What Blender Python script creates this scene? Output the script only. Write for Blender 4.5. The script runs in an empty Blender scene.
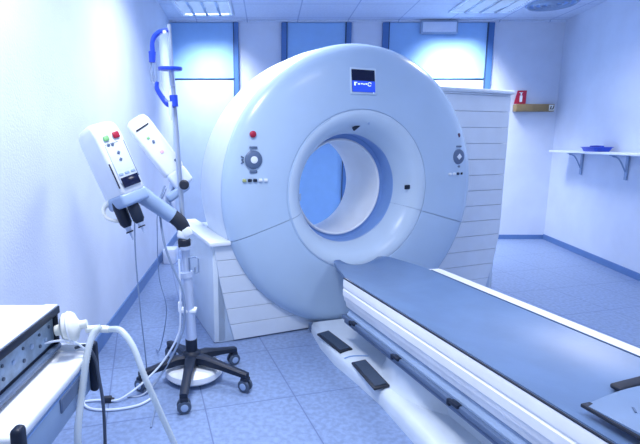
import bpy, bmesh, math, random
from mathutils import Vector, Matrix
random.seed(4)
S = bpy.context.scene
COL = S.collection
PI = math.pi
R = math.radians

# ------------------------------------------------------------ camera model
CAM_H, F_PX, PCX = 1.40, 465.0, 268.0
TILT = math.atan(80 / F_PX)

# ------------------------------------------------------------ materials
def mat(name, col, rough=0.5, metal=0.0, var=0.03, vscale=8.0, bump=0.0, bscale=200.0, spec=0.5,
        trans=0.0, emis=None, estr=0.0, coat=0.0, alpha=1.0):
    m = bpy.data.materials.new(name); m.use_nodes = True
    nt = m.node_tree; b = nt.nodes['Principled BSDF']
    tc = nt.nodes.new('ShaderNodeTexCoord')
    nz = nt.nodes.new('ShaderNodeTexNoise'); nz.inputs['Scale'].default_value = vscale
    nz.inputs['Detail'].default_value = 3
    nt.links.new(tc.outputs['Object'], nz.inputs['Vector'])
    rp = nt.nodes.new('ShaderNodeValToRGB')
    e = rp.color_ramp.elements
    e[0].position = 0.35; e[1].position = 0.65
    e[0].color = tuple(max(0, c * (1 - var)) for c in col) + (1,)
    e[1].color = tuple(min(1, c * (1 + var)) for c in col) + (1,)
    nt.links.new(nz.outputs['Fac'], rp.inputs['Fac'])
    nt.links.new(rp.outputs['Color'], b.inputs['Base Color'])
    b.inputs['Roughness'].default_value = rough
    b.inputs['Metallic'].default_value = metal
    b.inputs['Specular IOR Level'].default_value = spec
    b.inputs['Transmission Weight'].default_value = trans
    b.inputs['Coat Weight'].default_value = coat
    b.inputs['Alpha'].default_value = alpha
    if emis:
        b.inputs['Emission Color'].default_value = tuple(emis) + (1,)
        b.inputs['Emission Strength'].default_value = estr
    if bump:
        n2 = nt.nodes.new('ShaderNodeTexNoise'); n2.inputs['Scale'].default_value = bscale
        nt.links.new(tc.outputs['Object'], n2.inputs['Vector'])
        bp = nt.nodes.new('ShaderNodeBump'); bp.inputs['Strength'].default_value = bump
        bp.inputs['Distance'].default_value = 0.004
        nt.links.new(n2.outputs['Fac'], bp.inputs['Height'])
        nt.links.new(bp.outputs['Normal'], b.inputs['Normal'])
    return m

def grid_mat(name, col, line, cell, width, angle, rough, spec, speck=0.0, bump=0.0):
    """tiles with thin joints, laid out in object space"""
    m = bpy.data.materials.new(name); m.use_nodes = True
    nt = m.node_tree; b = nt.nodes['Principled BSDF']; L = nt.links
    tc = nt.nodes.new('ShaderNodeTexCoord')
    mp = nt.nodes.new('ShaderNodeMapping'); mp.inputs['Rotation'].default_value = (0, 0, angle[0])
    mp.inputs['Location'].default_value = angle[1]
    L.new(tc.outputs['Object'], mp.inputs['Vector'])
    br = nt.nodes.new('ShaderNodeTexBrick')
    br.offset = 0.0; br.squash = 1.0
    br.inputs['Scale'].default_value = 1.0
    br.inputs['Brick Width'].default_value = cell[0]; br.inputs['Row Height'].default_value = cell[1]
    br.inputs['Mortar Size'].default_value = width; br.inputs['Mortar Smooth'].default_value = 0.1
    L.new(mp.outputs['Vector'], br.inputs['Vector'])
    nz = nt.nodes.new('ShaderNodeTexNoise'); nz.inputs['Scale'].default_value = 38
    nz.inputs['Detail'].default_value = 4
    L.new(tc.outputs['Object'], nz.inputs['Vector'])
    rp = nt.nodes.new('ShaderNodeValToRGB'); e = rp.color_ramp.elements
    e[0].position = 0.38; e[1].position = 0.62
    e[0].color = tuple(c * (1 - speck) for c in col) + (1,)
    e[1].color = tuple(min(1, c * (1 + speck)) for c in col) + (1,)
    L.new(nz.outputs['Fac'], rp.inputs['Fac'])
    mx = nt.nodes.new('ShaderNodeMix'); mx.data_type = 'RGBA'
    L.new(br.outputs['Fac'], mx.inputs['Factor'])
    L.new(rp.outputs['Color'], mx.inputs[6]); mx.inputs[7].default_value = tuple(line) + (1,)
    L.new(mx.outputs[2], b.inputs['Base Color'])
    b.inputs['Roughness'].default_value = rough; b.inputs['Specular IOR Level'].default_value = spec
    return m

M = {}
M['wall'] = mat('wall_paint', (0.66, 0.74, 0.90), 0.75, var=0.03, vscale=3, bump=0.35, bscale=90, spec=0.2)
M['floor'] = grid_mat('vinyl_floor', (0.205, 0.29, 0.49), (0.11, 0.165, 0.33), (0.50, 0.60), 0.0035,
                      (R(-15), (0.235, .123, 0)), 0.34, 0.45, 0.12)
M['ceiling'] = grid_mat('ceiling_tiles', (0.62, 0.71, 0.89), (0.38, 0.48, 0.70), (0.68, 0.62), 0.008,
                        (0, (0.28, 0.30, 0)), 0.8, 0.2, 0.03)
M['baseboard'] = mat('blue_skirting_vinyl', (0.11, 0.22, 0.48), 0.35)
M['door'] = mat('blue_door_laminate', (0.22, 0.43, 0.80), 0.38, var=0.02)
M['transom'] = mat('light_blue_transom', (0.29, 0.52, 0.88), 0.32, var=0.02)
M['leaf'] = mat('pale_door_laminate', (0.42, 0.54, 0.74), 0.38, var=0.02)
M['frame'] = mat('blue_door_frame', (0.07, 0.18, 0.45), 0.35)
M['dark_line'] = mat('dark_joint', (0.03, 0.07, 0.16), 0.6)
M['white'] = mat('white_enamel', (0.66, 0.75, 0.92), 0.35)
M['bright'] = mat('bright_white_plastic', (0.80, 0.86, 0.95), 0.35)
M['shell'] = mat('pale_blue_scanner_shell', (0.45, 0.60, 0.80), 0.27, var=0.02, vscale=3, coat=0.15)
M['ring'] = mat('pale_bore_ring', (0.55, 0.68, 0.83), 0.30, var=0.02, vscale=3)
M['bore'] = mat('bore_liner', (0.84, 0.88, 0.93), 0.4, var=0.015)
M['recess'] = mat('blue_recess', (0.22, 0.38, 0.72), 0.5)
M['body'] = mat('scanner_body', (0.64, 0.74, 0.86), 0.4, var=0.02)
M['panel'] = mat('grooved_panel_plastic', (0.64, 0.73, 0.86), 0.42, var=0.02)
M['groove'] = mat('groove_shadow_gap', (0.42, 0.54, 0.72), 0.7)
M['mattress'] = mat('blue_grey_table_pad', (0.125, 0.21, 0.385), 0.34, var=0.06, vscale=5, bump=0.1, bscale=60)
M['table_white'] = mat('table_cover_white', (0.90, 0.92, 0.95), 0.33)
M['rail'] = mat('blue_grey_rail', (0.10, 0.155, 0.27), 0.4)
M['web'] = mat('light_blue_web', (0.30, 0.41, 0.60), 0.4)
M['rubber'] = mat('black_rubber', (0.012, 0.018, 0.035), 0.55)
M['pad'] = mat('dark_slate_pad', (0.035, 0.06, 0.11), 0.6, bump=0.5, bscale=300)
M['foot_white'] = mat('pedestal_white', (0.64, 0.73, 0.84), 0.35)
M['chrome'] = mat('brushed_steel', (0.35, 0.42, 0.55), 0.28, metal=0.85)
M['pole'] = mat('satin_pole', (0.42, 0.50, 0.64), 0.3, metal=0.6)
M['silver'] = mat('silver_paint', (0.52, 0.62, 0.82), 0.3, metal=0.35)
M['dark'] = mat('dark_navy_plastic', (0.010, 0.018, 0.040), 0.45, spec=0.3)
M['wheel'] = mat('grey_wheel', (0.06, 0.09, 0.15), 0.45)
M['chin'] = mat('grey_blue_plastic', (0.30, 0.42, 0.64), 0.35)
M['blue'] = mat('bright_blue_plastic', (0.015, 0.06, 0.55), 0.3)
M['red'] = mat('red_plastic', (0.42, 0.012, 0.05), 0.35)
M['green'] = mat('green_plastic', (0.25, 0.60, 0.25), 0.4)
M['yellow'] = mat('olive_yellow_lamp', (0.45, 0.50, 0.22), 0.4)
M['screen'] = mat('dark_screen', (0.005, 0.008, 0.04), 0.15)
M['screen_blue'] = mat('lit_blue_screen', (0.02, 0.05, 0.5), 0.2, emis=(0.03, 0.10, 0.75), estr=0.55)
M['glyph'] = mat('lit_white_glyph', (0.8, 0.85, 1), 0.4, emis=(0.6, 0.75, 1.0), estr=0.8)
M['wood'] = mat('varnished_wood', (0.26, 0.19, 0.09), 0.45, var=0.12, vscale=12)
M['cream'] = mat('cream_plastic', (0.80, 0.84, 0.82), 0.4)
M['hose'] = mat('translucent_hose', (0.72, 0.82, 0.90), 0.25, alpha=0.62)
M['clear'] = mat('clear_bottle_plastic', (0.60, 0.74, 0.92), 0.08, alpha=0.26)
M['louvre'] = mat('aluminium_louvre', (0.55, 0.62, 0.72), 0.25, metal=0.6)
M['lamp'] = mat('lamp_diffuser', (0.8, 0.88, 1), 0.5, emis=(0.62, 0.78, 1.0), estr=0.8)
M['tin'] = mat('dark_blue_tray', (0.02, 0.08, 0.60), 0.35)
M['face'] = mat('steel_blue_faceplate', (0.24, 0.34, 0.48), 0.4, var=0.25, vscale=25)
M['face_knob'] = mat('slate_knob', (0.06, 0.09, 0.15), 0.5)
M['cable'] = mat('grey_cable', (0.05, 0.07, 0.12), 0.5)
M['tube'] = mat('pale_tube', (0.62, 0.72, 0.90), 0.4)
M['tube_grey'] = mat('grey_tube', (0.22, 0.30, 0.46), 0.4)
M['plate'] = mat('holder_plate_grey', (0.17, 0.26, 0.43), 0.35)
M['drawer'] = mat('blue_drawer_side', (0.26, 0.38, 0.58), 0.4)

# ------------------------------------------------------------ mesh builder
class MB:
    def __init__(s): s.bm = bmesh.new()
    def box(s, c, d, bev=0.0, seg=2, rot=None, taper=None):
        t = bmesh.new(); bmesh.ops.create_cube(t, size=1)
        for v in t.verts:
            k = 1.0
            if taper and v.co.z > 0: k = taper
            v.co = Vector((v.co.x * d[0] * k, v.co.y * d[1] * k, v.co.z * d[2]))
        if bev: bmesh.ops.bevel(t, geom=list(t.edges), offset=bev, segments=seg, profile=0.5, affect='EDGES')
        mtx = Matrix.Translation(c) @ (rot.to_4x4() if rot else Matrix())
        t.transform(mtx); s.add(t); return s
    def add(s, t):
        me = bpy.data.meshes.new('t'); t.to_mesh(me); t.free(); s.bm.from_mesh(me); bpy.data.meshes.remove(me)
    def rings(s, rings, closed=True, cap=True, loop=False):
        V = [[s.bm.verts.new(p) for p in r] for r in rings]
        n = len(V[0]); m = len(V)
        for i in range(m if loop else m - 1):
            a, b = V[i], V[(i + 1) % m]
            for j in range(n if closed else n - 1):
                k = (j + 1) % n
                s.bm.faces.new((a[j], a[k], b[k], b[j]))
        if cap and closed and not loop:
            s.bm.faces.new(V[0][::-1]); s.bm.faces.new(V[-1])
        return s
    def tube(s, pts, r, seg=12, smooth=0, cap=True):
        pts = [Vector(p) for p in pts]
        if smooth: pts = spline(pts, smooth)
        rs = r if isinstance(r, (list, tuple)) else None
        if rs and len(rs) != len(pts):
            q = []
            for i in range(len(pts)):
                t = i / (len(pts) - 1) * (len(rs) - 1); a = min(int(t), len(rs) - 2); f = t - a
                q.append(rs[a] * (1 - f) + rs[a + 1] * f)
            rs = q
        up = None; out = []
        for i, p in enumerate(pts):
            t = (pts[min(i + 1, len(pts) - 1)] - pts[max(i - 1, 0)]).normalized()
            if up is None:
                up = Vector((0, 0, 1)) if abs(t.z) < 0.9 else Vector((1, 0, 0))
            x = t.cross(up)
            if x.length < 1e-4: x = t.cross(Vector((0, 1, 0)))
            x.normalize(); y = x.cross(t).normalized(); up = y
            rr = rs[i] if rs else r
            out.append([p + (x * math.cos(a) + y * math.sin(a)) * rr for a in [2 * PI * k / seg for k in range(seg)]])
        return s.rings(out, cap=cap)
    def lathe(s, prof, c=(0, 0, 0), rot=None, seg=32, cap=True):
        c = Vector(c); rot = rot or Matrix.Identity(3)
        return s.rings([[c + rot @ Vector((r * math.cos(2 * PI * k / seg), r * math.sin(2 * PI * k / seg), z)) for k in range(seg)] for r, z in prof], cap=cap)
    def build(s, name, m, parent=None, loc=None, ang=38):
        bm = s.bm
        bmesh.ops.recalc_face_normals(bm, faces=bm.faces)
        for f in bm.faces: f.smooth = True
        for e in bm.edges:
            e.smooth = not (len(e.link_faces) == 2 and e.calc_face_angle(0) > R(ang))
        me = bpy.data.meshes.new(name); bm.to_mesh(me); bm.free(); me.materials.append(m)
        o = bpy.data.objects.new(name, me); COL.objects.link(o)
        if parent: o.parent = parent
        if loc: o.location = loc
        return o

def spline(P, n):
    out = []
    Q = [P[0]] + list(P) + [P[-1]]
    for i in range(1, len(Q) - 2):
        a, b, c, d = Q[i - 1], Q[i], Q[i + 1], Q[i + 2]
        for k in range(n):
            t = k / n
            out.append(0.5 * ((2 * b) + (c - a) * t + (2 * a - 5 * b + 4 * c - d) * t * t + (3 * b - a - 3 * c + d) * t ** 3))
    out.append(P[-1]); return out

def RX(a): return Matrix.Rotation(a, 3, 'X')
def RY(a): return Matrix.Rotation(a, 3, 'Y')
def RZ(a): return Matrix.Rotation(a, 3, 'Z')

def empty(name, loc, rz=0.0):
    o = bpy.data.objects.new(name, None); COL.objects.link(o)
    o.location = loc; o.rotation_euler = (0, 0, rz); o.empty_display_size = 0.1
    return o
def tag(o, label, cat, group=None):
    o['label'] = label; o['category'] = cat
    if group: o['group'] = group
    return o
def struct(o): o['kind'] = 'structure'; return o
def bx(name, c, d, m, parent=None, bev=0.0, seg=2, rot=None):
    return MB().box(c, d, bev, seg, rot).build(name, m, parent)

# ------------------------------------------------------------ room
CZ = 3.02; BY = 6.67
def lx(y): return -1.00 - 0.05 * y
def rx(y): return 3.30 + 0.11 * y
def slab(name, pts, axis, t, m):
    b = MB(); off = Vector(axis) * t
    b.rings([[Vector(p) for p in pts], [Vector(p) + off for p in pts]])
    return struct(b.build(name, m))
Y0 = -1.6
slab('floor', [(-2, Y0, 0), (5, Y0, 0), (5, 7, 0), (-2, 7, 0)], (0, 0, -1), 0.1, M['floor'])
slab('ceiling', [(-2, Y0, CZ), (5, Y0, CZ), (5, 7, CZ), (-2, 7, CZ)], (0, 0, 1), 0.1, M['ceiling'])
slab('wall_back', [(-2, BY, 0), (5, BY, 0), (5, BY, CZ), (-2, BY, CZ)], (0, 1, 0), 0.1, M['wall'])
slab('wall_left', [(lx(Y0), Y0, 0), (lx(BY), BY, 0), (lx(BY), BY, CZ), (lx(Y0), Y0, CZ)], (-1, 0, 0), 0.1, M['wall'])
slab('wall_right', [(rx(Y0), Y0, 0), (rx(BY), BY, 0), (rx(BY), BY, CZ), (rx(Y0), Y0, CZ)], (1, 0, 0), 0.1, M['wall'])
slab('baseboard_left', [(lx(Y0), Y0, 0), (lx(BY), BY, 0), (lx(BY), BY, .11), (lx(Y0), Y0, .11)], (1, 0, 0), 0.012, M['baseboard'])
slab('baseboard_right', [(rx(Y0), Y0, 0), (rx(BY), BY, 0), (rx(BY), BY, .075), (rx(Y0), Y0, .075)], (-1, 0, 0), 0.012, M['baseboard'])
slab('baseboard_back', [(3.07, BY, 0), (rx(BY), BY, 0), (rx(BY), BY, .065), (3.07, BY, .065)], (0, -1, 0), 0.012, M['baseboard'])
struct(bx('trim_1', ((lx(BY) + rx(BY)) / 2, BY - .02, CZ - .012), (rx(BY) - lx(BY) - .01, .04, .022), M['ceiling']))

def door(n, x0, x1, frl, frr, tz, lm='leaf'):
    """blue laminate door leaf with transom panel, frame left/right"""
    y = BY
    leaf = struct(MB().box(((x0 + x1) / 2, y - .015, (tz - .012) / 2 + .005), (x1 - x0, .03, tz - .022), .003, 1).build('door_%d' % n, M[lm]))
    b = MB().box(((x0 + x1) / 2, y - .015, (tz + .012 + CZ - .03) / 2), (x1 - x0, .03, CZ - .03 - tz - .012), .003, 1)
    b.build('transom_panel', M['transom'], leaf)
    bx('joint', ((x0 + x1) / 2, y - .008, tz), (x1 - x0, .016, .026), M['dark_line'], leaf)
    f = MB()
    if frl: f.box((x0 - frl / 2, y - .025, (CZ - .03) / 2), (frl, .05, CZ - .03), .004, 1)
    if frr: f.box((x1 + frr / 2, y - .025, (CZ - .03) / 2), (frr, .05, CZ - .03), .004, 1)
    f.build('frame', M['frame'], leaf)
    g = MB()
    if frl: g.box((x0 - .004, y - .028, (CZ - .03) / 2), (.012, .05, CZ - .03))
    if frr: g.box((x1 + .004, y - .028, (CZ - .03) / 2), (.012, .05, CZ - .03))
    g.build('gasket', M['dark_line'], leaf)
    return leaf
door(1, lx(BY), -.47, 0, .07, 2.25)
door(2, .26, 1.05, .08, .08, 2.25, 'door')
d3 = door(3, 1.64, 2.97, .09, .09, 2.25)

# emergency light on door 3
e = tag(empty('emergency_light', (2.30, BY - .03, 2.92)), 'pale rectangular light box above the blue door right of the scanner', 'emergency light')
bx('housing', (0, -.03, 0), (.50, .06, .17), M['web'], e, .012)
bx('diffuser', (0, -.062, 0), (.45, .012, .125), M['white'], e, .005)

# ceiling luminaires
def luminaire(x, y, w, d, label):
    t = tag(empty('ceiling_light', (x, y, CZ)), label, 'ceiling light', 'louvred ceiling lights')
    f = MB()
    for sx, sy, cx, cy in ((w, .03, 0, -d / 2), (w, .03, 0, d / 2), (.03, d, -w / 2, 0), (.03, d, w / 2, 0)):
        f.box((cx, cy, -.012), (sx, sy, .024), .003, 1)
    f.build('frame', M['white'], t)
    bx('diffuser', (0, 0, -.004), (w - .04, d - .04, .004), M['lamp'], t)
    l = MB()
    for k in range(1, 4): l.box((-w / 2 + w * k / 4, 0, -.018), (.035, d - .03, .02), .004, 1)
    l.build('divider', M['louvre'], t)
    l = MB()
    n = 14
    for k in range(1, n): l.box((0, -d / 2 + d * k / n, -.014), (w - .04, .006, .014))
    l.build('louvre', M['louvre'], t)
    return t
luminaire(-.775, 6.02, .66, .66, 'square louvred ceiling light nearest the left wall, above the blue bottle cage')
luminaire(2.66, 5.90, .76, .62, 'square louvred ceiling light above the right blue door')
t = tag(empty('ceiling_vent', (3.36, 5.86, CZ)), 'round ceiling diffuser with concentric rings near the right wall', 'air vent')
b = MB()
for r0 in (.27, .20, .13, .06):
    b.lathe([(r0, -.001), (r0 - .012, -.028), (r0 - .022, -.028), (r0 - .028, -.001)], seg=40, cap=False)
b.build('ring', M['web'], t)
MB().lathe([(.285, -.0005), (.285, -.006), (.001, -.006)], seg=40).build('backing', M['recess'], t)

# ------------------------------------------------------------ wall items
t = tag(empty('wall_shelf', (rx(5.2), 5.2, 1.28), math.atan(-.11)), 'long white wall shelf on two brackets on the right wall', 'shelf')
bx('shelf_board', (-.135, -.1, .0), (.26, 2.2, .025), M['bright'], t, .004)
for yy in (.68, -.20):
    b = MB().box((-.012, yy, -.15), (.014, .045, .27), .003, 1).box((-.10, yy, -.022), (.18, .04, .012), .002, 1)
    br = b.build('bracket', M['chin'], t)
    MB().tube([(-.17, yy, -.03), (-.10, yy, -.06), (-.02, yy, -.20)], .008, 8, smooth=5).build('brace', M['chin'], br)
t = tag(empty('instrument_tray', (rx(5.36) - .15, 5.36, 1.2925), R(-8)), 'dark blue shallow tray on the white wall shelf', 'tray')
b = MB()
def rr(w, d, z, r=.03, n=4):
    out = []
    for cx, cy, a0 in ((w / 2 - r, d / 2 - r, 0), (-w / 2 + r, d / 2 - r, 90), (-w / 2 + r, -d / 2 + r, 180), (w / 2 - r, -d / 2 + r, 270)):
        for k in range(n + 1):
            a = R(a0 + 90 * k / n); out.append((cx + r * math.cos(a), cy + r * math.sin(a), z))
    return out
b.rings([rr(.15, .28, 0), rr(.19, .33, .05), rr(.205, .345, .052), rr(.205, .345, .047), rr(.18, .32, .045), rr(.14, .27, .006)])
b.build('tray', M['tin'], t)
b = MB(); b.tube([(-.02, -.17, .058), (.0, 0, .062), (.02, .17, .058)], .009, 8)
b.build('rolled_edge', M['blue'], t)

t = tag(empty('bumper_rail', (3.68, BY, 1.865)), 'short varnished wooden bumper rail on back wall below red sign', 'rail')
bx('board', (0, -.05, 0), (.53, .10, .10), M['wood'], t, .008)
e2 = bx('end_plate', (.222, -.102, .0), (.075, .006, .078), M['cream'], t, .002, 1)
b = MB().box((.205, -.107, .0), (.012, .004, .05), 0, 1, RY(R(15))).box((.226, -.107, -.018), (.03, .004, .011)).box((.243, -.107, .008), (.011, .004, .045), 0, 1, RY(R(15)))
b.build('printed_mark', M['dark'], e2)
t = tag(empty('extinguisher_sign', (3.49, BY - .04, 2.01)), 'small red sign with white extinguisher symbol above the wooden rail', 'sign')
b = MB(); o = []
for yy in (.0, -.008): o.append([(-.085, yy, -.09), (.075, yy, -.09), (.08, yy, .09), (-.045, yy, .09)])
b.rings(o); b.build('plate', M['red'], t)
b = MB().box((.002, -.011, -.02), (.034, .005, .09), .01).box((.004, -.011, .045), (.018, .005, .03)).box((.0, -.011, .06), (.05, .005, .008))
b.build('pictogram', M['bright'], t)
bx('fixing', (.02, .02, 0), (.03, .038, .03), M['white'], t)

t = tag(bx('waste_box', (-1.15, 5.35, .085), (.14, .2, .17), M['white'], None, .01), 'small white box on the floor against the left wall beyond the stand', 'box')

# ------------------------------------------------------------ CT scanner
CT = (.67, 3.41, 0)
ct = tag(empty('ct_scanner', CT, R(22)), 'large pale blue ring-shaped CT scanner gantry with round bore in the room centre', 'CT scanner')
def outline(r, a, y, k=0.0):
    """r is the nominal radius: bore circle centred 1.048, outer silhouette slightly wide and centred 1.025"""
    t = max(0, min(1, (r - .6) / .4))
    cz = 1.048 * (1 - t) + 1.046 * t
    return Vector((-.010 + .044 * t + (r * 1.012 + .020 * t) * math.cos(a), y, cz + r * (1 + .012 * t) * math.sin(a)))
PROF = [(1.020, .10), (1.030, .085), (1.032, .070), (1.026, .050), (1.008, .028), (.975, .008), (.93, -.006), (.86, -.018), (.77, -.028), (.68, -.036),
        (.60, -.038), (.583, -.036), (.580, -.030), (.577, -.030), (.574, -.036), (.566, -.038), (.53, -.030), (.49, -.008), (.460, .03), (.435, .08), (.418, .13), (.414, .16)]
def cover(a0, a1, n):
    b = MB()
    A = [a0 + (a1 - a0) * k / n for k in range(n + 1)]
    P2 = PROF + [(PROF[-1][0] + .008, PROF[-1][1])] + [(r + .004 if r < .9 else r - .012, y + .012) for i, (r, y) in reversed(list(enumerate(PROF)))][1:-1] + [(PROF[0][0] - .012, PROF[0][1])]
    b.rings([[outline(r, a, y) for r, y in P2] for a in A])
    return b
s0, s1 = R(-17.5), R(197.5); gp = .0028
up_cov = cover(s0 + gp, s1 - gp, 96).build('front_cover', M['shell'], ct, ang=30)
lo_cov = cover(s1 + gp, 2 * PI + s0 - gp, 72).build('front_cover', M['shell'], ct, ang=30)
# bore ring gets its own paler material by assigning faces
for o in (up_cov, lo_cov):
    o.data.materials.append(M['ring'])
    for p in o.data.polygons:
        c = p.center; r = math.hypot(c.x, c.z - 1.048)
        if r < .576: p.material_index = 1
    o.data.materials.append(M['groove'])
    for p in o.data.polygons:
        c = p.center; r = math.hypot(c.x, c.z - 1.048)
        if .576 <= r < .582: p.material_index = 2
# dark inner shell that shows in the seams
b = MB(); n = 96
b.rings([[outline(r + .001, 2 * PI * k / n, y + .0155) for k in range(n)] for r, y in PROF[2:]], cap=False)
b.build('inner_shell', M['groove'], ct)
# recess band then bore liner
def circ(r, y, n=96, cz=1.048): return [Vector((-.01 + r * math.cos(2 * PI * k / n), y, cz + r * math.sin(2 * PI * k / n))) for k in range(n)]
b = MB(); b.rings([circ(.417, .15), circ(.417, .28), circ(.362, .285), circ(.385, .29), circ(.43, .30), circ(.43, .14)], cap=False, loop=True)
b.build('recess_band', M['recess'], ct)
b = MB(); b.rings([circ(.37, .262), circ(.360, .268), circ(.358, .28), circ(.36, .6), circ(.375, .72), circ(.40, .82), circ(.42, .82), circ(.38, .6), circ(.38, .27)], cap=False, loop=True)
b.build('bore_liner', M['bore'], ct)
# barrel body behind the cover
b = MB()
def ob(r, y): return [outline(r, 2 * PI * k / 96, y) for k in range(96)]
b.rings([ob(.99, .09), ob(1.012, .092), ob(1.026, .10), ob(1.036, .14), ob(1.045, .30), ob(1.04, .55), ob(1.015, .70), ob(.95, .80), ob(.6, .84), circ(.42, .83)], cap=False)
b.build('barrel', M['body'], ct)

# left low side cover with grooved panels
b = MB()
b.box((-.76, .56, .355), (.67, .92, .71), .012)
b.box((-.25, .50, .24), (.54, .78, .47), .012)
lb = b.build('side_cover', M['body'], ct)
def strip(b, y, z0, z1, l0, l1, r0, r1):
    o = []
    for yy, i in ((y + .03, 0), (y + .002, 0), (y, .002)):
        o.append([(l0 + i, yy, z0 + i), (r0 - i, yy, z0 + i), (r1 - i, yy, z1 - i), (l1 + i, yy, z1 - i)])
    b.rings(o)
b = MB(); pitch = .118
zz = 0.012
def leftx(z): return -1.085 + .135 * (1 - z / .70) ** 1.3
while zz < .70:
    z1 = min(zz + pitch - .0035, .70)
    xe = -.42 if z1 > .50 else .02
    strip(b, .07, zz, z1, leftx(zz), leftx(z1), xe, xe)
    zz += pitch
b.build('grooved_panel', M['panel'], lb)
bx('corner_post', (-1.05, .115, .354), (.09, .06, .70), M['body'], lb, .01)
bx('groove_backing', (-.74, .095, .35), (.64, .02, .69), M['groove'], lb)
bx('top_ledge', (-1.05, .56, .722), (.15, 1.04, .03), M['bright'], lb, .008)
# right tall side cover
b = MB().box((1.20, .58, .905), (.96, .66, 1.81), .012)
rb = b.build('side_cover', M['body'], ct)
b = MB(); zz = .012; pitch = .1375
def rightx(z): return 1.69 - (.14 * (1 - z / .6) ** 1.4 if z < .6 else 0)
while zz < 1.80:
    z1 = min(zz + pitch - .0035, 1.812)
    strip(b, .22, zz, z1, .72, .72, rightx(zz), rightx(z1))
    zz += pitch
b.build('grooved_panel', M['panel'], rb)
bx('groove_backing', (1.18, .25, .9), (.9, .02, 1.79), M['groove'], rb)
bx('top_ledge', (1.18, .57, 1.832), (1.08, .72, .035), M['panel'], rb, .008)

# display
def face_y(x, z):
    r = math.hypot(x, z - 1.04)
    for i in range(len(PROF) - 1):
        r0, y0 = PROF[i]; r1, y1 = PROF[i + 1]
        if r1 <= r <= r0:
            f = (r0 - r) / (r0 - r1 + 1e-9); return y0 * (1 - f) + y1 * f
    return 0
px, pz = -.014, 1.818
dsp = bx('display', (px, -.018, pz), (.215, .035, .185), M['ring'], ct, .008, rot=RX(R(-7)))
bx('screen', (px - .004, -.035, pz + .002), (.19, .008, .155), M['screen'], dsp, .002, 1, rot=RX(R(-7)))
bx('lit_area', (px - .004, -.0385 - .004, pz - .036), (.186, .006, .076), M['screen_blue'], dsp, rot=RX(R(-7)))
gy = -.0455
for gx, gz, gw, gh in ((-.078, -.012, .012, .032), (-.067, -.003, .014, .008), (-.045, -.012, .018, .012), (-.022, -.010, .014, .010), (-.004, -.012, .012, .010), (.014, -.010, .012, .012), (.078, -.062, .008, .024)):
    bx('glyph', (px + gx, gy, pz - .008 + gz), (gw * .85, .004, gh * .75), M['glyph'], dsp)
MB().tube([(px + .042 + .014 * math.cos(a), gy, pz - .02 + .012 * math.sin(a)) for a in [R(20 + 30 * k) for k in range(11)]], .0025, 6).build('glyph', M['glyph'], dsp)

# control clusters
def controls(sx, btn):
    x0 = -.835 if sx < 0 else .905; z0 = 1.285
    y = face_y(x0, z0)
    yaw = math.atan2(.06, .1) * sx * .55
    cp = MB().lathe([(.060, 0), (.060, .010), (.052, .016), (.02, .017)], (x0, y - .004, z0), RX(R(90)), 28)
    c = cp.build('control_dial', M['rail'], ct)
    MB().lathe([(.024, .014), (.024, .021), (.016, .023)], (x0, y - .004, z0), RX(R(90)), 4 if sx > 0 else 20).build('dial_centre', M['bright'], c)
    MB().box((x0, y - .008, z0 + .080), (.055, .008, .014), .002, 1).build('arrow_key', M['rail'], c)
    yo = y + (.02 if sx * sx > 0 else 0)
    xs = x0 + .072 * (1 if sx > 0 else -1)
    ys = face_y(xs, z0)
    MB().box((xs, ys - .006, z0 + .018), (.022, .010, .009), .002, 1, RY(R(35))).box((xs, ys - .006, z0 - .018), (.022, .010, .009), .002, 1, RY(R(-35))).box((xs, ys - .006, z0), (.014, .010, .009), .002, 1).build('arrow_key', M['rail'], c)
    MB().box((x0, y - .006, z0 - .078), (.055, .012, .020), .006, 2).build('oval_key', M['rail'], c)
    eb = MB().lathe([(.022, 0), (.022, .012), (.014, .018)], (x0, face_y(x0, z0 + .16) - .004, z0 + .165), RX(R(90)), 20).build('emergency_button', btn, ct)
    mats = [M['yellow'], M['dark'], M['dark'], M['bright'], M['bright']]
    if sx > 0: mats = mats[::-1]
    for k, mm in enumerate(mats):
        lxp = x0 + (-.062 + .036 * k) if sx < 0 else x0 - .085 + .045 * k
        ly = face_y(lxp, z0 - .135)
        MB().box((lxp, ly - .006, z0 - .135), (.026, .020, .020), .005, 2).build('indicator_key', mm, ct)
controls(-1, M['red'])
controls(1, mat('dark_red_button', (.06, .01, .05), .4))
# laser windows and small marks on the ring
def ring_mark(r, a, y, w, h, name, m, rot=0):
    p = outline(r, R(a), y)
    return bx(name, p, (w, .012, h), m, ct, .004, 1, RY(rot))
ring_mark(.462, 1, .018, .07, .034, 'laser_window', M['dark'])
ring_mark(.46, 92, .025, .065, .03, 'laser_window', M['dark'], R(-35))
ring_mark(.49, 82, -.008, .018, .018, 'laser_window', M['chin'])
ring_mark(.46, 184, .022, .022, .055, 'laser_window', M['chin'])

# ------------------------------------------------------------ patient table
tb = tag(empty('patient_table', CT, R(17)), 'long white patient table with blue-grey cradle pad in front of the scanner', 'patient table')
YN = -2.95
# body cover profile (x, z)
def tbody(y, s=1.0, dz=0):
    P = [(-.330, .548), (-.345, .545), (-.349, .53), (-.349, .492), (-.343, .486), (-.343, .480), (-.350, .474), (-.350, .436), (-.344, .430), (-.338, .400), (-.330, .396), (-.322, .360), (-.305, .345), (-.26, .338),
         (.28, .338), (.345, .35), (.375, .40), (.388, .48), (.388, .535), (.380, .55), (.30, .552), (.27, .50), (.10, .462), (-.10, .462), (-.27, .50)]
    cx = .02
    return [Vector((cx + (x - cx) * s, y, z + dz)) for x, z in P]
b = MB()
ys = [(-.468, .965), (-.476, .99), (-.493, 1.0), (-1.5, 1), (YN, 1)]
b.rings([tbody(y, s) for y, s in ys])
body = b.build('table_body', M['table_white'], tb, ang=25)
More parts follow.
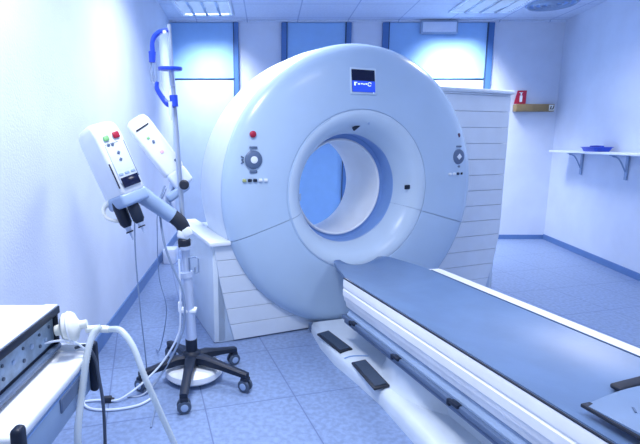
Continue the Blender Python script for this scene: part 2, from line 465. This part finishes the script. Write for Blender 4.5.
# cradle pad
b = MB(); rows = []
def padrow(y, xl, xr, th=.028, dz=0):
    n = 22; top = []; bot = []
    c = (xl + xr) / 2; h = (xr - xl) / 2
    for k in range(n + 1):
        u = -1 + 2 * k / n
        z = .506 + .048 * abs(u) ** 2.2 + dz
        top.append(Vector((c + u * h, y, z)))
        bot.append(Vector((c + u * h * .985, y, z - th)))
    return top + bot[::-1]
spec = [(-.06, -.17, .14, .010, -.002), (-.066, -.205, .175, .02, 0), (-.08, -.228, .205, .026, 0), (-.12, -.245, .225, .028, 0), (-.25, -.283, .256, .028, 0), (-.40, -.318, .282, .028, 0), (-.47, -.332, .288, .028, 0), (-.6, -.336, .285, .028, 0)]
for y, a, c, th, dz in spec: rows.append(padrow(y, a, c, th, dz))
for k in range(1, 13): rows.append(padrow(-.6 - (YN + .6) * -k / 12, -.336, .282))
b.rings(rows)
b.build('cradle_pad', M['mattress'], tb, ang=50)
# seam between pad and cover
bx('edge_strip', (-.3435, (YN - .48) / 2, .5475), (.007, -(YN + .48), .006), M['rubber'], tb)
bx('edge_strip', (.292, (YN - .5) / 2, .5535), (.006, -(YN + .5), .006), M['rail'], tb)
# web and accessory rail
b = MB(); o = []
for y in (-.50, YN): o.append([(-.30, y, .345), (-.326, y, .315), (-.326, y, .30), (-.28, y, .30), (-.26, y, .345)])
b.rings(o).build('rail_web', M['web'], tb)
rl = MB().box((-.333, (YN - .47) / 2, .293), (.030, -(YN + .47), .026), .005).box((-.325, (YN - .47) / 2, .262), (.022, -(YN + .5), .018), .004).build('accessory_rail', M['rail'], tb)
for y in (-.63, -1.11, -1.56, -2.0):
    MB().box((-.345, y, .302), (.028, .055, .018), .005).box((-.347, y + .035, .292), (.02, .02, .03), .004).build('rail_clamp', M['dark'], rl)
bx('underframe', (.02, (YN - .6) / 2, .29), (.50, -(YN + .6), .10), M['web'], tb, .01)
# pedestal & foot
def rrect(x0, x1, y0, y1, z, r, n=8):
    out = []
    for cx, cy, a0 in ((x1 - r, y1 - r, 0), (x0 + r, y1 - r, 90), (x0 + r, y0 + r, 180), (x1 - r, y0 + r, 270)):
        for k in range(n + 1):
            a = R(a0 + 90 * k / n); out.append(Vector((cx + r * math.cos(a), cy + r * math.sin(a), z)))
    return out
b = MB()
b.rings([rrect(-.20, .27, -2.6, -1.0, .09, .2), rrect(-.19, .26, -2.58, -1.0, .26, .2)])
b.lathe([(.395, .092), (.385, .108), (.372, .125), (.365, .22), (.36, .262), (.33, .27)], (.06, -1.06, 0), None, 64)
b.build('pedestal', M['foot_white'], tb)
b = MB()
def foot(z, i):
    P = []
    # left edge from gantry towards the viewer, then right side back
    L = [(-.37, -.02), (-.415, -.30), (-.425, -.55), (-.40, -.80), (-.385, -1.05), (-.40, -1.35), (-.43, -1.7), (-.44, -2.2), (-.40, -2.8)]
    Rr = [(.40, -2.8), (.44, -2.2), (.44, -1.4), (.43, -.6), (.40, -.02)]
    for x, y in L: P.append(Vector((x + i, y - (i if y > -.1 else 0) + (i if y < -2.7 else 0), z)))
    for x, y in Rr: P.append(Vector((x - i, y - (i if y > -.1 else 0) + (i if y < -2.7 else 0), z)))
    return P
b.rings([foot(0, 0), foot(.055, 0), foot(.08, .012), foot(.092, .035), foot(.098, .08)])
fb = b.build('foot_plate', M['foot_white'], tb, ang=50)
bx('kick_strip', (-.36, -.02, .05), (.06, .02, .05), M['rail'], fb, .004)
for yc, xc, a in ((-.42, -.372, R(5)), (-.88, -.365, R(-4))):
    p = bx('foot_pad', (xc, yc, .0985), (.092, .31, .014), M['rubber'], fb, .004, 2, RZ(a) @ RY(R(-6)))
    MB().box((xc, yc, .108), (.070, .28, .006), .002, 1, RZ(a) @ RY(R(-6))).build('tread', M['pad'], p)
MB().tube([(-.405, -.64, .088), (-.35, -.65, .1), (-.26, -.68, .101)], .0035, 6, smooth=4).build('joint_line', M['recess'], fb)

# holder plate at the near end of the table
hp = tag(empty('table_holder', (CT[0], CT[1], 0), R(17)), 'grey curved plastic holder plate strapped across the near end of the table pad', 'holder')
b = MB(); rows = []
for k in range(13):
    u = k / 12; x = -.262 + .47 * u
    yf = -2.045 + .03 * math.sin(u * PI * .8)
    zt = .566 + .006 * math.sin(PI * u)
    rows.append([Vector((x, yf, zt - .004)), Vector((x, yf - .02, zt + .004)), Vector((x, -2.4, zt + .018)), Vector((x, -2.85, zt + .022)), Vector((x, -2.85, zt - .0)), Vector((x, yf - .01, zt - .012))])
b.rings(rows); b.build('plate', M['plate'], hp, ang=50)
MB().box((-.250, -2.44, .5625), (.04, .80, .012), .003).build('strap', M['rubber'], hp)
MB().box((-.16, -2.13, .5795), (.03, .006, .002), 0, 1, RZ(R(50))).box((-.15, -2.15, .5795), (.03, .006, .002), 0, 1, RZ(R(10))).build('embossed_mark', M['rail'], hp)
b = MB(); b.box((.135, -1.94, .524), (.24, .045, .02), .009, 3, RZ(R(3)))
b.build('grip_slot', M['rubber'], tb)

# ------------------------------------------------------------ injector stand
IX, IY = -.455, 2.60
st = tag(empty('contrast_injector', (IX, IY, 0)), 'dual head contrast injector on a white column with black five-legged wheeled base', 'injector')
def W(x, y, z): return (x - IX, y - IY, z)
hubz = .13
casters = [(-.72, 2.46), (-.44, 2.24), (-.13, 2.45), (-.22, 2.78), (-.64, 2.87)]
MB().lathe([(.05, .095), (.06, .11), (.06, .15), (.045, .175), (.035, .18), (.035, .25), (.03, .255)], seg=28).build('hub', M['dark'], st)
for cx, cy in casters:
    dx, dy = cx - IX, cy - IY; L = math.hypot(dx, dy); a = math.atan2(dy, dx); rz = RZ(a)
    rows = []
    for t, w, z, h in ((.03, .035, .135, .05), (.10, .030, .137, .048), (L * .6, .024, .122, .036), (L - .02, .022, .105, .030), (L + .015, .02, .10, .026)):
        rows.append([rz @ Vector((t, sx * w, z + sz * h / 2)) for sx, sz in ((-1, -1), (1, -1), (1, .6), (.6, 1), (-.6, 1), (-1, .6))])
    leg = MB().rings(rows).build('leg', M['dark'], st)
    sw = RZ(R(random.choice((-30, 15, 30))))
    c = Vector((dx, dy, 0))
    cb = MB()
    cb.tube([c + Vector((0, 0, .105)), c + Vector((0, 0, .07))], .012, 10)
    cb.box(c + Vector((0, 0, .072)), (.045, .05, .03), .01, 2, sw)
    cas = cb.build('caster', M['dark'], leg)
    wb = MB()
    for s in (-1, 1):
        wb.lathe([(.012, -.009), (.034, -.008), (.037, -.004), (.037, .004), (.034, .008), (.012, .009)], c + sw @ Vector((0, s * .017, .0375)), sw @ RX(R(90)), 24)
    wb.build('wheel', M['wheel'], leg)
    MB().lathe([(.020, 0), (.020, .002), (.014, .0035)], c + sw @ Vector((0, -.026, .0375)), sw @ RX(R(90)), 20).build('hub_cap', M['chin'], leg)
MB().lathe([(.10, .022), (.155, .025), (.170, .040), (.168, .070), (.150, .084), (.05, .088)], (.01, .01, 0), seg=40).build('base_weight', M['bright'], st)
# column
b = MB().tube([(0, 0, .25), W(-.468, 2.60, .64)], [.032, .029], 20)
b.build('column', M['silver'], st)
b = MB().tube([W(-.468, 2.6, .63), W(-.472, 2.6, .66)], .036, 20).tube([W(-.474, 2.6, .795), W(-.475, 2.6, .815)], .038, 20)
b.tube([W(-.49, 2.60, .65), W(-.493, 2.60, .80)], .006, 8).tube([W(-.452, 2.60, .65), W(-.456, 2.60, .80)], .006, 8)
b.tube([W(-.47, 2.60, .65), W(-.473, 2.60, .80)], .016, 12)
b.build('lift_rods', M['silver'], st)
MB().tube([W(-.45, 2.59, .67), W(-.45, 2.57, .75), W(-.415, 2.56, .76), W(-.395, 2.56, .75), W(-.395, 2.56, .67), W(-.415, 2.56, .66), W(-.415, 2.56, .70)], .005, 8).build('hook', M['tube_grey'], st)
b = MB().box(W(-.468, 2.60, .43), (.10, .06, .022), .006).box(W(-.515, 2.6, .45), (.02, .03, .06), .005)
b.build('column_clamp', M['bright'], st)
b = MB().lathe([(.03, .0), (.036, .01), (.036, .05), (.028, .06)], W(-.478, 2.60, .80), seg=20)
b.build('rubber_cap', M['rubber'], st)
b = MB().box(W(-.478, 2.60, .885), (.07, .07, .055), .015, 3, RY(R(12))).box(W(-.455, 2.575, .90), (.05, .03, .05), .01, 2, RY(R(-25)))
b.build('joint', M['bright'], st)
MB().tube([W(-.475, 2.60, .91), W(-.50, 2.595, .955), W(-.545, 2.585, .995)], [.036, .040, .040], 18, smooth=4).build('rubber_sleeve', M['rubber'], st)
MB().tube([W(-.54, 2.586, .99), W(-.60, 2.56, 1.04), W(-.665, 2.52, 1.10), W(-.70, 2.49, 1.135)], [.043, .043, .046, .050], 18, smooth=4).build('arm', M['chin'], st)
MB().tube([W(-.48, 2.64, .90), W(-.55, 2.68, .985), W(-.585, 2.72, 1.07), W(-.555, 2.74, 1.17)], .02, 14, smooth=4).build('arm', M['silver'], st)
# pole and bottle cage
MB().tube([W(-.485, 2.63, .88), W(-.505, 2.63, 1.35), W(-.530, 2.63, 2.02)], [.014, .014, .010], 14).build('pole', M['pole'], st)
MB().lathe([(.012, 0), (.026, .004), (.028, .02), (.020, .028)], W(-.468, 2.61, 1.165), RX(R(90)), 20).build('knob', M['rubber'], st)
MB().tube([W(-.520, 2.62, 1.70), W(-.524, 2.62, 1.80)], .015, 12).build('pole_clamp', M['silver'], st)
bc = MB().tube([W(-.530, 2.60, 1.985), W(-.57, 2.60, 1.975), W(-.600, 2.60, 1.955), W(-.615, 2.60, 1.92), W(-.616, 2.60, 1.87)], [.010, .014, .014, .012, .014], 12, smooth=4)
MB().tube([W(-.618, 2.60, 1.875), W(-.620, 2.60, 1.82)], [.020, .017], 12).build('cage_grip', M['blue'], st)
MB().tube([W(-.598, 2.60, 1.72), W(-.600, 2.60, 1.685), W(-.575, 2.60, 1.64), W(-.545, 2.60, 1.605), W(-.51, 2.60, 1.60)], [.010, .013, .014, .017, .018], 12, smooth=4).build('cage_arm', M['blue'], st)
MB().tube([W(-.510, 2.60, 1.59), W(-.512, 2.60, 1.65)], .022, 14).build('cage_clamp', M['blue'], st)
cage = bc.build('bottle_cage', M['blue'], st)
MB().lathe([(.030, -.010), (.062, -.012), (.066, -.002), (.064, .006), (.030, .008)], W(-.525, 2.60, 1.79), RX(R(4)), 32).build('cage_ring', M['blue'], cage)
MB().tube([W(-.605, 2.60, 1.82), W(-.603, 2.60, 1.70)], .005, 8).tube([W(-.628, 2.60, 1.82), W(-.625, 2.60, 1.72), W(-.60, 2.60, 1.70)], .005, 8).build('cage_grip', M['tube_grey'], cage)
# bottle in the cage
bt = tag(empty('contrast_bottle', (-.545, 2.585, 1.615)), 'clear plastic bottle hanging inside the blue cage at the pole top', 'bottle')
MB().lathe([(.012, 0), (.014, .05), (.028, .08), (.026, .17), (.028, .185), (.031, .20), (.032, .32), (.026, .345), (.015, .35)], seg=24).build('bottle_body', M['clear'], bt)
MB().lathe([(.010, .35), (.010, .362), (.004, .365)], seg=14).build('cap', M['bright'], bt)
MB().lathe([(.006, -.10), (.010, -.05), (.012, .0)], (.018, 0, 0), seg=12).build('drip_tube', M['tube'], bt)

# injector heads
def head(base, L, w, d, rot, big):
    g = Matrix.Translation(W(*base)) @ rot.to_4x4()
    b = MB(); rows = []
    for z, kw, kd, sh in ((0, .90, .90, 0), (.012, .97, .97, 0), (L * .5, 1.0, 1.0, 0), (L - .08, 1.0, .98, 0), (L - .035, .97, .90, .006), (L - .010, .86, .70, .012), (L, .62, .42, .014)):
        ww, dd = w * kw, d * kd; r = min(.022, ww * .3)
        rows.append([v + Vector((0, sh, 0)) for v in rrect(-ww / 2, ww / 2, -dd / 2, dd / 2, z, r, 5)])
    b.rings(rows); b.bm.transform(g)
    h = b.build('injector_head', M['bright'], st, ang=45)
    def sub(name, c, dim, m, bev=.002, rr=None):
        q = MB().box(c, dim, bev, 2, rr); q.bm.transform(g); return q.build(name, m, h)
    yf = -d / 2
    if big:
        sub('key_panel', (.004, yf - .002, L * .40), (w * .72, .006, L * .52), M['white'])
        q = MB()
        for cx, cz, sx, sz in ((.004 + w * .36, L * .42, .003, L * .50), (.004 - w * .1, L * .67, w * .5, .003)):
            q.box((cx, yf - .005, cz), (sx, .003, sz))
        q.bm.transform(g); q.build('panel_line', M['rail'], h)
        sub('display', (.004, yf - .006, .055), (w * .66, .008, .052), M['screen'])
        q = MB()
        for k in range(3): q.box((-.032 + .034 * k, yf - .006, .098), (.024, .006, .013), .002, 1)
        q.bm.transform(g); q.build('key', M['chin'], h)
        sub('stop_button', (.030, yf - .006, L * .76), (.036, .010, .032), M['red'], .006)
        sub('start_button', (-.026, yf - .005, L * .75), (.030, .009, .026), M['green'], .006)
        for cx, cz in ((0, .17), (.004, .205), (-.03, L * .66), (-.008, L * .655)):
            sub('arrow_mark', (cx, yf - .007, cz), (.014, .004, .016), M['rail'], .002, RY(R(40)))
        sub('side_slot', (-w * .46, yf - .002, .10), (.006, .006, .13), M['dark'], .001)
    else:
        sub('label_stripe', (-.002, yf - .002, L * .80), (w * .62, .005, .009), M['rubber'])
        sub('start_button', (-.012, yf - .002, L * .62), (.016, .006, .014), M['green'])
        sub('arrow_mark', (.0, yf - .002, L * .53), (.014, .006, .02), M['rail'], .002, RY(R(20)))
        sub('stop_mark', (.004, yf - .002, L * .34), (.02, .005, .02), mat('pale_pink_mark', (.8, .5, .6), .5))
        sub('screw', (w * .3, yf - .002, .045), (.02, .005, .014), M['rail'])
    return h, g
h1, g1 = head((-.760, 2.46, 1.125), .385, .145, .245, RY(R(-21.5)) @ RZ(R(42)), True)
h2, g2 = head((-.550, 2.74, 1.23), .375, .135, .10, RY(R(-36)) @ RZ(R(20)), False)
# chin under head 1 with two syringes
b = MB().box((0, -.005, -.028), (.155, .22, .07), .018, 3); b.bm.transform(g1); b.build('chin', M['chin'], st)
b = MB().box((.0, 0, -.05), (.12, .10, .11), .02, 3); b.bm.transform(g2); b.build('head_mount', M['white'], st)
b = MB().box((-.06, -.02, -.11), (.15, .07, .05), .016, 3); b.bm.transform(g2); b.build('mount_bracket', M['chin'], st)
def syringe(p0, p1, r):
    p0, p1 = Vector(W(*p0)), Vector(W(*p1)); d = (p1 - p0)
    b = MB().tube([p0, p0 + d * .25, p0 + d * .5, p0 + d * .85, p1], [r * .8, r, r, r * .95, r * .6], 16)
    s = b.build('syringe', M['dark'], st)
    MB().tube([p1 - d * .03, p1 + d * .14, p1 + d * .22, p1 + d * .50], [.017, .015, .007, .004], 12).build('nozzle', M['silver'], s)
    q = p1 + d * .16
    MB().tube([q, q + d * .05], .020, 12).build('luer_collar', M['dark'], s)
syringe((-.80, 2.44, 1.095), (-.745, 2.43, .955), .034)
syringe((-.715, 2.41, 1.095), (-.670, 2.40, .985), .032)
MB().tube([W(-.79, 2.50, 1.10), W(-.85, 2.47, 1.08), W(-.875, 2.45, 1.045), W(-.86, 2.44, 1.005), W(-.81, 2.44, .985), W(-.77, 2.44, .985)], [.014, .015, .011, .010, .010, .008], 12, smooth=5).build('handle', M['cream'], st)

# ------------------------------------------------------------ cables and tubes round the stand
def cord(name, pts, r, m, label, cat, smooth=8, group=None):
    o = MB().tube(pts, r, 8, smooth=smooth).build(name, m)
    return tag(o, label, cat, group)
cord('infusion_line', [(-.700, 2.43, 1.085), (-.702, 2.415, 1.0), (-.708, 2.42, .80), (-.706, 2.45, .50), (-.70, 2.48, .25), (-.69, 2.50, .02), (-.62, 2.38, .006), (-.58, 2.1, .005)], .004, M['tube_grey'], 'thin grey tube hanging straight down from the large injector head to the floor', 'tube')
cord('power_cable', [(-.60, 2.70, 1.15), (-.625, 2.66, 1.05), (-.60, 2.58, .92), (-.575, 2.56, .80), (-.53, 2.56, .67), (-.485, 2.55, .56), (-.48, 2.55, .42), (-.50, 2.54, .30), (-.56, 2.52, .17), (-.63, 2.48, .06), (-.70, 2.40, .006), (-.78, 2.38, .006)], .0065, M['tube_grey'], 'dark grey cable sagging from the small injector head down beside the column', 'cable')
cord('signal_cable', [(-.51, 2.585, .74), (-.503, 2.56, .58), (-.505, 2.55, .42), (-.52, 2.54, .30), (-.60, 2.50, .16), (-.70, 2.42, .07), (-.80, 2.34, .02), (-.86, 2.33, .012)], .0055, M['tube'], 'pale cable running down the column front to the small black plug on the floor', 'cable')
cord('loose_cable', [(-.60, 2.735, 1.13), (-.645, 2.70, 1.0), (-.655, 2.70, .88), (-.66, 2.72, .60), (-.63, 2.75, .40), (-.66, 2.80, .22), (-.72, 2.90, .04), (-.76, 2.98, .005)], .003, M['tube_grey'], 'very thin cable loop hanging behind the column', 'cable')
t = tag(empty('cable_plug', (-.875, 2.335, 0), R(10)), 'small black cable plug lying on the floor left of the wheeled base', 'plug')
bx('plug_body', (0, 0, .018), (.045, .03, .032), M['rubber'], t, .006)
MB().tube([(.02, 0, .018), (.035, 0, .014)], .009, 10).build('strain_relief', M['rubber'], t)
cord('floor_tube', [(-.895, 2.335, .012), (-.95, 2.34, .008), (-1.0, 2.32, .008), (-.94, 2.26, .008), (-.82, 2.25, .008), (-.70, 2.29, .008), (-.64, 2.36, .008)], .007, M['tube'], 'pale tube looped flat on the floor left of the wheeled base', 'tube')

# ------------------------------------------------------------ cart with console bottom left
cx0, cx1, cy0, cy1 = -1.02, -.562, .935, 1.40
ca = tag(empty('equipment_cart', ((cx0 + cx1) / 2, (cy0 + cy1) / 2, 0)), 'white equipment cart with dark corner bumpers and a drawer, bottom left', 'cart')
ox, oy = (cx0 + cx1) / 2, (cy0 + cy1) / 2
def CL(x, y, z): return (x - ox, y - oy, z)
bx('tray_top', CL(ox, oy, .735), (cx1 - cx0, cy1 - cy0, .03), M['bright'], ca, .010, 3)
b = MB().box(CL(ox, cy1 - .012, .755), (cx1 - cx0 - .02, .016, .03), .005).build('back_rim', M['white'], ca)
dr = bx('drawer', CL(ox + .0, oy, .667), (cx1 - cx0 - .012, cy1 - cy0 - .02, .105), M['drawer'], ca, .006)
MB().box(CL(cx1 - .004, 1.235, .688), (.008, .14, .045), .003, 1).build('drawer_handle', M['rail'], dr)
MB().box(CL(cx1 - .0055, oy, .712), (.004, cy1 - cy0 - .04, .004)).build('drawer_joint', M['recess'], dr)
for y in (cy0 + .008, cy1 - .008):
    for x in (cx1 + .004, cx0 - .004):
        bx('corner_bumper', CL(x, y, .692 if x > -.8 else .655), (.026, .034, .165), M['dark'], ca, .010, 3)
bx('pedestal', CL(-.86, 1.19, .36), (.14, .18, .54), M['white'], ca, .02)
for sx in (-1, 1):
    for sy in (-1, 1):
        lg = MB().tube([CL(-.86, 1.19, .11), CL(-.86 + sx * .13, 1.19 + sy * .17, .085)], .02, 10).build('leg', M['dark'], ca)
        MB().lathe([(.02, -.012), (.036, -.01), (.036, .01), (.02, .012)], CL(-.86 + sx * .13, 1.19 + sy * .17, .037), RX(R(90)), 20).build('wheel', M['wheel'], lg)

ex0, ex1, ey0, ey1 = -1.02, -.652, .90, 1.380
cn = tag(empty('control_console', ((ex0 + ex1) / 2, (ey0 + ey1) / 2, .75)), 'white-topped monitor console with dark knobbed faceplate standing on the cart', 'console')
ox, oy = (ex0 + ex1) / 2, (ey0 + ey1) / 2
bx('casing', (0, 0, .078), (ex1 - ex0 - .03, ey1 - ey0 - .01, .125), M['dark'], cn, .004)
bx('lid', (-.004, 0, .143), (ex1 - ex0 + .008, ey1 - ey0, .018), M['bright'], cn, .004)
fx = (ex1 - ex0) / 2
fp = bx('faceplate', (fx - .016, -.005, .083), (.010, ey1 - ey0 - .03, .085), M['face'], cn, .002)
bx('lower_rail', (fx - .006, 0, .022), (.020, ey1 - ey0 - .01, .014), M['rail'], cn, .003)
bx('lid_edge', (fx - .020, 0, .1525), (.040, ey1 - ey0, .003), M['white'], cn, .001)
bx('lid_edge', (fx + .001, 0, .138), (.006, ey1 - ey0, .022), M['dark'], cn, .001)
for k, (yy, zz, r, m) in enumerate(((.19, .10, .008, 'dark'), (.165, .07, .010, 'rail'), (.13, .10, .007, 'dark'), (.13, .065, .008, 'dark'), (.085, .085, .012, 'rail'), (.04, .10, .007, 'dark'), (.04, .065, .009, 'dark'), (-.01, .085, .011, 'rail'), (-.06, .10, .007, 'dark'), (-.06, .065, .008, 'dark'), (-.11, .085, .011, 'rail'))):
    MB().lathe([(r * .65, 0), (r * .65, .003), (r * .5, .004)], (fx - .011, yy, zz), RY(R(90)), 16).build('knob', M['face_knob' if m == 'dark' else 'chin'], fp)
for yy in (.17, -.18): bx('foot', (0.1, yy, .0075), (.03, .03, .015), M['rubber'], cn)
for yy in (.17, -.18): bx('foot', (-.12, yy, .0075), (.03, .03, .015), M['rubber'], cn)
bx('end_cap', (fx - .012, (ey1 - ey0) / 2 - .008, .075), (.02, .014, .13), M['dark'], cn, .003)

# filter and hoses
ft = tag(empty('breathing_filter', (-.615, 1.36, .835)), 'round cream filter plugged into the far end of the console', 'filter')
b = MB().lathe([(.016, -.040), (.018, -.022), (.036, -.018), (.047, -.010), (.048, .0), (.048, .012), (.042, .020), (.028, .026), (.014, .034), (.012, .055)], (0, 0, 0), RZ(R(12)) @ RY(R(80)), 32)
b.build('filter_body', M['cream'], ft)
b = MB()
b.lathe([(.0495, .002), (.051, .005), (.0495, .008)], (0, 0, 0), RZ(R(12)) @ RY(R(80)), 32, cap=False)
b.build('flange', M['bright'], ft)
MB().tube([(.05, .01, -.01), (.085, .01, -.008), (.12, .01, -.010)], [.011, .012, .011], 14).build('connector', M['cream'], ft)
def hose(name, pts, r, label, ribs=True):
    P = spline([Vector(p) for p in pts], 22)
    rs = [r * (1.06 if (i // 1) % 2 else .95) for i in range(len(P))]
    b = MB().tube(P, rs, 14); o = b.build(name, M['hose'], None, ang=80)
    return tag(o, label, 'hose')
hose('breathing_hose', [(-.495, 1.37, .825), (-.455, 1.36, .825), (-.41, 1.33, .785), (-.37, 1.30, .70), (-.33, 1.30, .59), (-.29, 1.31, .47), (-.24, 1.33, .30), (-.18, 1.36, .10), (-.12, 1.44, .013), (-.02, 1.55, .013)], .0095, 'translucent pale hose arching from the filter out over the floor')
hose('suction_hose', [(-.520, 1.37, .835), (-.538, 1.345, .815), (-.546, 1.31, .76), (-.552, 1.27, .66), (-.555, 1.23, .55), (-.55, 1.22, .40), (-.54, 1.20, .15), (-.52, 1.16, .014), (-.47, 1.06, .014)], .0105, 'translucent pale hose hanging straight down in front of the cart drawer')
cord('black_cord', [(-.60, 1.36, .768), (-.565, 1.36, .775), (-.535, 1.345, .74), (-.520, 1.33, .68), (-.505, 1.31, .60), (-.50, 1.29, .45), (-.50, 1.28, .2), (-.50, 1.33, .01), (-.48, 1.4, .005)], .005, M['cable'], 'thin black cord curving off the cart tray towards the floor', 'cord')
cord('sensor_lead', [(-.665, 1.30, .81), (-.62, 1.31, .815), (-.585, 1.33, .80), (-.56, 1.34, .77), (-.57, 1.36, .756)], .0035, M['tube'], 'short pale lead from the console faceplate onto the cart tray', 'cable')

# ------------------------------------------------------------ lights
def area(loc, sx, sy, power, col=(.94, .95, 1.0), spread=180, rot=(0, 0, 0)):
    l = bpy.data.lights.new('ceiling_lamp_light', 'AREA'); l.shape = 'RECTANGLE'; l.size = sx; l.size_y = sy
    l.energy = power; l.color = col; l.spread = R(spread)
    o = bpy.data.objects.new('ceiling_lamp_light', l); COL.objects.link(o); o.location = loc; o.rotation_euler = rot
    return o
area((-.775, 6.12, CZ - .05), .55, .4, 20, spread=94, rot=(R(14), 0, 0))
area((2.50, 6.12, CZ - .05), .65, .4, 32, spread=94, rot=(R(14), 0, 0))
for x, y, p in ((-.20, 3.7, 30), (2.5, 4.3, 24), (-.35, 1.6, 34), (2.0, 1.2, 16)):
    area((x, y, CZ - .05), .6, .6, p * 1.05, spread=145)
w = bpy.data.worlds.new('World'); S.world = w; w.use_nodes = True
w.node_tree.nodes['Background'].inputs[0].default_value = (.75, .85, 1.0, 1)
w.node_tree.nodes['Background'].inputs[1].default_value = 0.75

# ------------------------------------------------------------ camera and view
cd = bpy.data.cameras.new('camera'); co = bpy.data.objects.new('camera', cd); COL.objects.link(co)
co.location = (0, 0, CAM_H); co.rotation_euler = (PI / 2 - TILT, 0, 0)
cd.sensor_width = 36; cd.lens = F_PX / 640 * 36; cd.shift_x = (320 - PCX) / 640; cd.clip_start = .05
S.camera = co
v = S.view_settings; v.view_transform = 'Standard'; v.look = 'None'; v.gamma = 1; v.use_curve_mapping = False
v.exposure = 0.27
